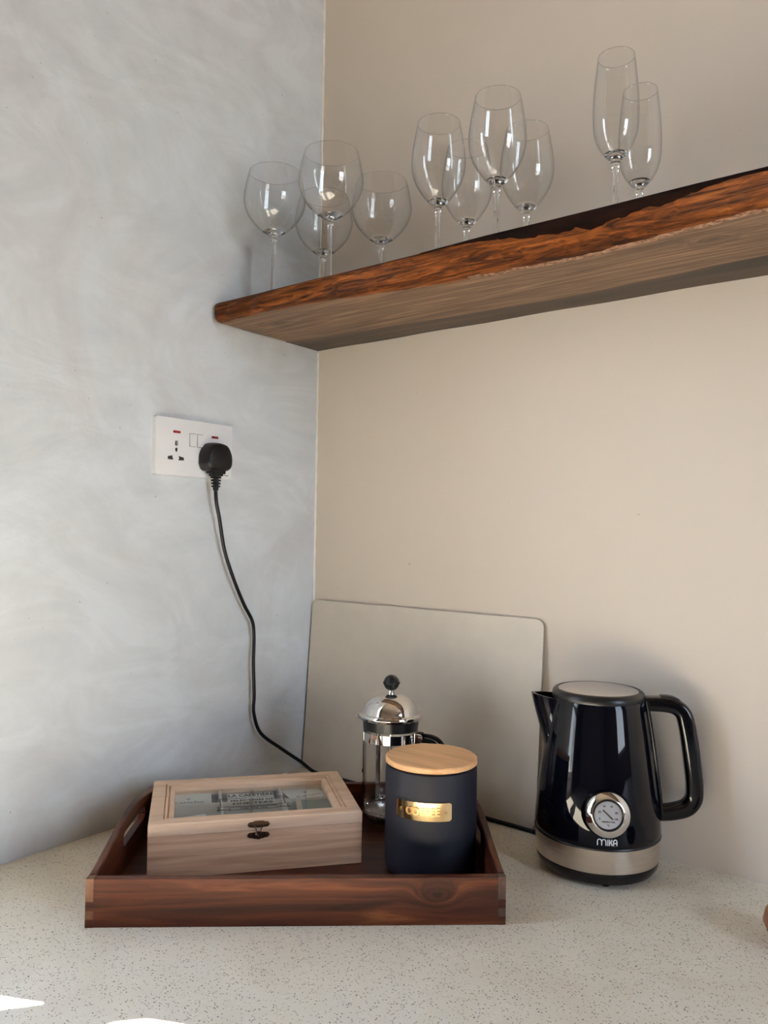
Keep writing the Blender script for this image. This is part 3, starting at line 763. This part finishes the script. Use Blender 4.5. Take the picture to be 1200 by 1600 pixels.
# ================================================================= coffee canister
CX, CY, CR = 0.4276, -0.2445, 0.0560
cn = thing('coffee_canister', 'matt navy blue storage canister with round bamboo lid and brass plate', 'canister', (CX, CY, 0.010))
CH = 0.1285
pr = [(0, 0.0), (CR-0.010, 0.0), (CR-0.0055, 0.0012), (CR-0.0018, 0.0045), (CR-0.0003, 0.010), (CR, 0.020), (CR, CH-0.004), (CR-0.0008, CH-0.0012), (CR-0.0026, CH), (CR-0.006, CH), (CR-0.007, CH-0.004), (CR-0.007, 0.008), (0, 0.008)]
obj('jar_body', L(pr, 96), M_NAVY, cn, True, 40)
lp = [(0, CH-0.006), (CR-0.0085, CH-0.006), (CR-0.0085, CH+0.0012), (CR-0.0010, CH+0.0012), (CR+0.0003, CH+0.0022), (CR+0.0003, CH+0.0070), (CR-0.0008, CH+0.0082), (0, CH+0.0082)]
obj('lid', L(lp, 96), M_BAMB, cn, True, 30)
AZ = radians(-65.5)
def cylmap(R, az, zc, sgn=1):
    return lambda x, y, t: ((R+t)*cos(az+x/R), (R+t)*sin(az+x/R), zc+y)
PZ = 0.0865
def plate_mesh(wd, ht, r, t0, t1, nx=28):
    ol = rrect(wd, ht, r, 4)
    bm = bmesh.new(); mp = cylmap(CR, AZ, PZ)
    cols = []
    for i in range(nx+1):
        x = -wd/2+wd*i/nx; d = min(x+wd/2, wd/2-x)
        h = ht/2-(r-sqrt(max(0, r*r-(r-d)**2)) if d < r else 0)
        cols.append([bm.verts.new(mp(x, s_*h, t)) for s_, t in ((-1, t0), (-1, t1), (1, t1), (1, t0))])
    for A, B in zip(cols[:-1], cols[1:]):
        for k in range(4): bm.faces.new((A[k], B[k], B[(k+1) % 4], A[(k+1) % 4]))
    bm.faces.new(cols[0]); bm.faces.new(cols[-1][::-1])
    return bm
obj('plate_surround', plate_mesh(0.0715, 0.0240, 0.002, -0.0005, 0.0007), M_NAVY, cn, True, 30)
np_ = obj('name_plate', plate_mesh(0.0685, 0.0210, 0.002, 0.0, 0.0013), M_BRASS, cn, True, 30)
bm = bmesh.new(); mp = cylmap(CR+0.0012, AZ, PZ)
V_, F_ = text2d('COFFEE', 0.0122, 0.0004, 1.12)
mx = max(abs(x) for x, y in V_)
put2d(bm, ([(x*0.0205/mx, y) for x, y in V_], F_), mp, 0.0013)
for sx in (-0.0275, 0.0275):
    put2d(bm, ([(sx+0.0019*cos(a*pi/6), 0.0019*sin(a*pi/6)) for a in range(12)], [tuple(range(12))]), mp, 0.0009)
obj('embossed_lettering', bm, M_BRASSD, np_)

# ================================================================= french press
FX, FY = 0.2965, -0.1550
fp = thing('french_press', 'glass and chrome french press behind the canister', 'coffee press', (FX, FY, 0.010))
HR = -0.18        # handle azimuth
obj('beaker', L([(0, 0.0085), (0.030, 0.0085), (0.0360, 0.0115), (0.0378, 0.018), (0.0382, 0.030), (0.0382, 0.143), (0.0385, 0.1455), (0.0378, 0.1460), (0.0370, 0.143), (0.0370, 0.030), (0.0364, 0.019), (0.0350, 0.0130), (0.029, 0.0105), (0, 0.0105)], 72), M_BEAKER, fp, True, 50)
bm = bmesh.new(); lathe(bm, [(0.0386, 0.1175), (0.0396, 0.1175), (0.0396, 0.1300), (0.0386, 0.1300), (0.0386, 0.1175)], 72)
fr = obj('frame', bm, M_CHROME, fp, True, 30)
def strap(az):
    c, s = cos(az), sin(az); side = Vector((-s, c, 0)); rad = Vector((c, s, 0)); bm = bmesh.new()
    pts = [(0.0392, 0.1290), (0.0392, 0.012), (0.0396, 0.004), (0.0408, 0.0006)]
    rings = []
    for i, (r, z) in enumerate(pts):
        wd = 0.0036
        rings.append([bm.verts.new(rad*(r+a)+side*b+Vector((0, 0, z))) for a, b in ((-.0004, -wd), (.0006, -wd), (.0006, wd), (-.0004, wd))])
    for A, B in zip(rings[:-1], rings[1:]):
        for k in range(4): bm.faces.new((A[k], A[(k+1) % 4], B[(k+1) % 4], B[k]))
    bm.faces.new(rings[0][::-1]); bm.faces.new(rings[-1]); return bm
cam_az = math.atan2(-1.065-FY, 0.9842-FX)
for az in (cam_az-1.38, cam_az+1.30, cam_az+pi+0.47, cam_az+0.62):
    obj('strap', strap(az), M_CHROME, fp)
bm = bmesh.new(); lathe(bm, [(0.0380, 0.004), (0.0396, 0.004), (0.0396, 0.009), (0.0380, 0.009), (0.0380, 0.004)], 72)
obj('base_ring', bm, M_CHROME, fp, True, 30)
ldm = obj('lid', L([(0.0365, 0.1340), (0.0372, 0.1340), (0.0388, 0.1430), (0.0388, 0.1470), (0.0445, 0.1475), (0.0455, 0.1500), (0.0455, 0.1525), (0.0445, 0.1545), (0.0400, 0.1555), (0.0385, 0.1590), (0.0370, 0.1640), (0.0335, 0.1700), (0.0275, 0.1755), (0.0195, 0.1795), (0.0110, 0.1815), (0, 0.1820), (0, 0.1805), (0.019, 0.178), (0.036, 0.163), (0.0365, 0.150), (0.0365, 0.1340)], 72), M_CHROME, fp, True, 35)
obj('lid_collar', L([(0.0375, 0.1330), (0.0392, 0.1330), (0.0396, 0.1475), (0.0375, 0.1475), (0.0375, 0.1330)], 72), M_BLACK, fp, True, 35)
kb = [(0, 0.1815), (0.0042, 0.1815), (0.0042, 0.1862)]
kn = L([(0, 0.1815), (0.0044, 0.1815), (0.0044, 0.1868), (0, 0.1868)], 24)
obj('knob_collar', kn, M_CHROME, fp, True, 30)
kz, kr = 0.1965, 0.0112
kp = [(0, kz-kr)] + [(kr*sin(a*pi/16), kz-kr*cos(a*pi/16)) for a in range(1, 8)] + [(kr+0.0009, kz-0.0007), (kr+0.0009, kz+0.0007)] + [(kr*sin(a*pi/16), kz-kr*cos(a*pi/16)) for a in range(9, 16)] + [(0, kz+kr)]
obj('knob', L(kp, 40), M_KSATIN, fp, True, 60)
obj('plunger_rod', L([(0, 0.020), (0.0024, 0.020), (0.0024, 0.182), (0, 0.182)], 16), M_CHROME, fp, True, 30)
bm = L([(0, 0.019), (0.034, 0.0165), (0.0366, 0.0165), (0.0366, 0.0185), (0.033, 0.0195), (0.012, 0.024), (0.006, 0.026), (0, 0.026)], 64)
pd = obj('plunger_disc', bm, M_MESH, fp, True, 30)
bm = bmesh.new(); n = 320
coil = [Vector((0.0356*cos(2*pi*k/n)+0.0011*cos(2*pi*k/8)*cos(2*pi*k/n), 0.0356*sin(2*pi*k/n)+0.0011*cos(2*pi*k/8)*sin(2*pi*k/n), 0.0215+0.0016*sin(2*pi*k/8))) for k in range(n+1)]
sweep(bm, coil, lambda i, t: circ(0.0005, 4))
obj('coil_spring', bm, M_CHROME, pd)
# handle with bracket
def azp(az, r, z, s=0.0): return Vector((cos(az)*r-sin(az)*s, sin(az)*r+cos(az)*s, z))
HA = 0.25
bm = bmesh.new(); path = spline([azp(HA, r, z) for r, z in ((0.0430, 0.1235), (0.060, 0.1240), (0.072, 0.1190), (0.0775, 0.107), (0.0775, 0.080), (0.0760, 0.050), (0.0750, 0.030))], 8)
sweep(bm, path, lambda i, t: rrect(0.0130, 0.0085, 0.0035, 3), upv=(0, 0, 1) if False else (-sin(HA), cos(HA), 0))
hd = obj('handle', bm, M_KPLAST, fp, True, 50)
bm = bmesh.new()
for s_ in (-0.0068, 0.0068):
    vs_ = []
    o2 = [(0.0385, 0.1165), (0.0470, 0.1180), (0.0515, 0.1220), (0.0515, 0.1270), (0.0470, 0.1305), (0.0385, 0.1305)]
    prism(bm, o2, s_-0.0005, s_+0.0005, mp=lambda a, b, t: azp(HA, a, b, t))
obj('bracket', bm, M_CHROME, fp)
bm = bmesh.new(); lathe(bm, [(0, -0.0095), (0.0022, -0.0095), (0.0026, -0.0085), (0.0026, 0.0085), (0.0022, 0.0095), (0, 0.0095)], 16)
for v in bm.verts: v.co = azp(HA, 0.0475+v.co.x, 0.1243+v.co.y, v.co.z)
obj('screw', bm, M_CHROME, fp, True, 30)
# spout loop at the left of the lid rim
bm = bmesh.new(); la = cam_az-pi/2-0.1
sweep(bm, spline([azp(la, 0.0445, 0.1500), azp(la, 0.0490, 0.1490), azp(la, 0.0492, 0.1455), azp(la, 0.0440, 0.1450)], 4), lambda i, t: circ(0.0008, 6))
obj('pouring_lip', bm, M_CHROME, fp, True)
bm = bmesh.new(); mp = cylmap(0.0384, cam_az+0.02, 0.0475)
V_, F_ = text2d('BON APPETIT', 0.0085, 0.0001, 1.0); 
put2d(bm, ([(x*0.62, y) for x, y in V_], F_), mp)
for dx, pts in ((0, [(-.004, .006), (-.002, .013), (0, .006)]), (0, [(-.001, .010), (.002, .016), (.004, .006)]), (0, [(-.003, .005), (0, .002), (.004, .005)])):
    put2d(bm, stroke2d(pts, 0.0008), mp)
obj('lettering', bm, M_PRINTW, fp)

# ================================================================= kettle
KX, KY = 0.5735, -0.0815
kt = thing('kettle', 'glossy midnight black electric kettle with steel base band and round dial', 'kettle', (KX, KY, 0))
prof = [(0.0766, 0.0480), (0.0780, 0.0500), (0.0781, 0.0560), (0.0772, 0.070), (0.0757, 0.086), (0.0735, 0.105), (0.0710, 0.125), (0.0680, 0.147), (0.0648, 0.170), (0.0615, 0.192), (0.0588, 0.208), (0.0572, 0.2150), (0.0562, 0.2165), (0.0555, 0.2165), (0.055, 0.214), (0.055, 0.205), (0, 0.205)]
def body_r(z): return lerp([(b, a) for a, b in prof[:13]], z)
obj('body', L([(0, 0.0480)]+prof, 128), M_KETTLE, kt, True, 35)
obj('steel_band', L([(0, 0.0190), (0.0752, 0.0190), (0.0762, 0.0200), (0.0773, 0.0470), (0.0760, 0.0480), (0, 0.0480)], 128), M_STEEL, kt, True, 30)
obj('band_gasket', L([(0.0745, 0.0470), (0.0783, 0.0475), (0.0785, 0.0490), (0.0778, 0.0502), (0.0745, 0.0502), (0.0745, 0.0470)], 128), M_BLACK, kt, True, 40)
bs = obj('power_base', L([(0, 0.0030), (0.0650, 0.0030), (0.0700, 0.0050), (0.0745, 0.0110), (0.0758, 0.0175), (0.0755, 0.0192), (0, 0.0192)], 128), M_KPLAST, kt, True, 30)
for a_ in (0.4, 2.5, 4.2, 5.3):
    obj('foot', L([(0, 0), (0.0055, 0), (0.006, 0.001), (0.006, 0.0035), (0, 0.0035)], 16, (0.056*cos(a_), 0.056*sin(a_))), M_RUBBER, bs)
obj('rim', L([(0.0545, 0.2125), (0.0575, 0.2140), (0.0580, 0.2175), (0.0568, 0.2215), (0.0545, 0.2240), (0.0512, 0.2246), (0.0506, 0.2238), (0.0500, 0.2205), (0, 0.2205)], 96), M_KSATIN, kt, True, 40)
obj('lid_disc', L([(0, 0.2200), (0.0496, 0.2200), (0.0500, 0.2238), (0.0480, 0.2247), (0.030, 0.2258), (0, 0.2262)], 96), M_STEELD, kt, True, 40)
KA = radians(26)
# spout
SA = KA+pi
bm = bmesh.new(); rings = []
NS = 14
lv = [(0.150, 0.0), (0.160, 0.0035), (0.172, 0.0085), (0.186, 0.0145), (0.200, 0.0205), (0.2125, 0.0265)]
for z, prot in lv:
    R = body_r(z); ring = []
    half_w = 0.42+0.0*z
    for k in range(-NS, NS+1):
        u = k/NS; a_ = SA+half_w*u
        pr_ = (R-0.001)+ (prot+0.001)*(1-abs(u)**1.35)
        zz_ = z+(0.0035*(1-abs(u)) if z > 0.21 else 0)
        ring.append(bm.verts.new((pr_*cos(a_)*1.0, pr_*sin(a_), zz_)))
    rings.append(ring)
for A, B in zip(rings[:-1], rings[1:]):
    for k in range(2*NS): bm.faces.new((A[k], A[k+1], B[k+1], B[k]))
# inner side of the spout
inner = []
for z, prot in lv[::-1]:
    R = body_r(z); ring = []
    for k in range(-NS, NS+1):
        u = k/NS; a_ = SA+0.39*u
        pr_ = (R-0.004)+ (prot+0.001)*(1-abs(u)**1.35)*0.95
        zz_ = z+(0.0030*(1-abs(u)) if z > 0.21 else 0)
        ring.append(bm.verts.new((pr_*cos(a_), pr_*sin(a_), zz_)))
    inner.append(ring)
for A, B in zip([rings[-1]]+inner[:-1], inner):
    for k in range(2*NS): bm.faces.new((A[k], A[k+1], B[k+1], B[k]))
obj('spout', bm, M_KETTLE, kt, True, 50)
# handle
hp = [(0.050, 0.2085), (0.066, 0.2095), (0.082, 0.2095), (0.0945, 0.2070), (0.1035, 0.1990), (0.1080, 0.184), (0.1120, 0.160), (0.1155, 0.132), (0.1175, 0.110), (0.1165, 0.094), (0.1080, 0.0825), (0.092, 0.0765), (0.078, 0.0740), (0.066, 0.073)]
path = spline([Vector((r*cos(KA), r*sin(KA), z)) for r, z in hp], 6)
bm = sweep(bmesh.new(), path, lambda i, t: rrect((0.0175+0.003*sin(t*pi)) if True else 0, 0.0225, 0.0062, 4), upv=(-sin(KA), cos(KA), 0))
hd = obj('handle', bm, M_KPLAST, kt, True, 60)
bm = bmesh.new()
pth = [Vector((r*cos(KA), r*sin(KA), z)) for r, z in ((0.076, 0.2190), (0.084, 0.2192), (0.092, 0.2180), (0.0985, 0.2150))]
sweep(bm, spline(pth, 4), lambda i, t: rrect(0.0030, 0.013, 0.0012, 3), upv=(-sin(KA), cos(KA), 0))
obj('lid_button', bm, M_KSATIN, hd, True, 40)
# upright mount where the handle meets the body
bm = bmesh.new()
pth = spline([Vector(((body_r(z)+0.001)*cos(KA), (body_r(z)+0.001)*sin(KA), z)) for z in (0.070, 0.10, 0.14, 0.18, 0.214)], 6)
sweep(bm, pth, lambda i, t: rrect(0.005, 0.024, 0.0022, 3), upv=(-sin(KA), cos(KA), 0))
obj('handle_mount', bm, M_KPLAST, kt, True, 50)
# dial
DA = radians(-58.5); DZ = 0.0905
dn = Vector((cos(DA)*cos(0.13), sin(DA)*cos(0.13), sin(0.13)))
dl = bpy.data.objects.new('temperature_dial', None); COL.objects.link(dl); dl.parent = kt; dl.empty_display_size = 0.01
dx_ = Vector((-sin(DA), cos(DA), 0)); dy_ = dn.cross(dx_)
dc = Vector((cos(DA), sin(DA), 0))*(body_r(DZ)-0.0030)+Vector((0, 0, DZ))
dl.matrix_local = Matrix(((dx_.x, dy_.x, dn.x, dc.x), (dx_.y, dy_.y, dn.y, dc.y), (dx_.z, dy_.z, dn.z, dc.z), (0, 0, 0, 1)))
obj('bulge', L([(0.0300, -0.0060), (0.0288, -0.0005), (0.0274, 0.0040), (0.0264, 0.0078), (0.0240, 0.0085), (0, 0.0085)], 72), M_KETTLE, dl, True, 60)
obj('bezel', L([(0.0262, 0.0060), (0.0262, 0.0085), (0.0255, 0.0100), (0.0200, 0.0128), (0.0190, 0.0136), (0.0182, 0.0136), (0.0176, 0.0128), (0.0174, 0.0105), (0.0262, 0.0060)], 72), M_CHROME, dl, True, 40)
obj('inner_ring', L([(0.0174, 0.0100), (0.0172, 0.0122), (0.0164, 0.0126), (0.0158, 0.0118), (0.0158, 0.0100)], 72), M_BLACK, dl, True, 40)
obj('dial_face', L([(0, 0.0098), (0.0165, 0.0098), (0.0165, 0.0108), (0, 0.0108)], 64), M_SILV, dl, True, 30)
bm = bmesh.new(); q = lambda dx, dy: (lambda x, y, t: (x+dx, y+dy, 0.0110))
for s_, x, y, sz in (('0', -0.0098, -0.0042, 0.0034), ('20', -0.0100, 0.0035, 0.0034), ('40', -0.0042, 0.0100, 0.0030), ('60', 0.0042, 0.0100, 0.0030), ('80', 0.0098, 0.0030, 0.0034), ('100', 0.0092, -0.0042, 0.0034), ('TEMPERATURE', 0.0, -0.0076, 0.0024), ('\u00b0C', 0.0, -0.0116, 0.0032)):
    put2d(bm, text2d(s_, sz, 0.0001), q(x, y))
for k in range(21):
    a_ = radians(205-230*k/20)
    put2d(bm, stroke2d([(0.0138*cos(a_), 0.0138*sin(a_)), (0.0148*cos(a_), 0.0148*sin(a_))], 0.0003), q(0, 0))
obj('dial_markings', bm, M_PRINTK, dl)
bm = bmesh.new()
prism(bm, [(-0.0065, 0.0056), (-0.0055, 0.0064), (0.0058, -0.0038), (0.0046, -0.0050)], 0.0112, 0.0118)
obj('needle', bm, M_CHROME, dl)
# word below the dial, drawn with round strokes
bm = bmesh.new(); mp = cylmap(0.0788, DA-0.005, 0.0586)
def arc(cx_, cy_, r, a0, a1, n=8): return [(cx_+r*cos(radians(a0+(a1-a0)*k/n)), cy_+r*sin(radians(a0+(a1-a0)*k/n))) for k in range(n+1)]
hh = 0.0036; sw = 0.0011
def S(pts): put2d(bm, stroke2d(pts, sw), lambda x, y, t: mp(x, y, 0.0003))
S([(-.0108, -hh), (-.0108, hh-.0020)]+arc(-.0084, hh-.0024, .0024, 180, 0)+[(-.0060, -hh)])
S([(-.0060, hh-.0024)]+arc(-.0036, hh-.0024, .0024, 180, 0)+[(-.0012, -hh)])
S([(.0010, -hh), (.0010, hh)]); S([(.0030, -hh), (.0030, hh)])
S([(.0030, -.0003), (.0048, .0006), (.0058, hh)]); S([(.0042, .0002), (.0054, -.0010), (.0060, -hh)])
S([(.0076, -hh), (.0076, hh-.0022)]+arc(.0096, hh-.0022, .0020, 180, 0)+[(.0116, -hh)]); S([(.0076, -.0006), (.0116, -.0006)])
obj('lettering', bm, M_PRINTW, kt)

# ================================================================= turned wooden bowl cut off by the right edge
bw = L([(0, 0.0), (0.016, 0.0), (0.020, 0.003), (0.030, 0.014), (0.034, 0.024), (0.032, 0.034), (0.029, 0.038), (0.027, 0.037), (0.028, 0.032), (0.030, 0.024), (0.026, 0.014), (0.014, 0.006), (0, 0.005)], 48)
o = obj('wooden_bowl', bw, M_BALL, None, True, 40); o.location = (0.8185, -0.1450, 0.0)
tag(o, 'small brown wooden bowl just showing at the right edge', 'bowl')
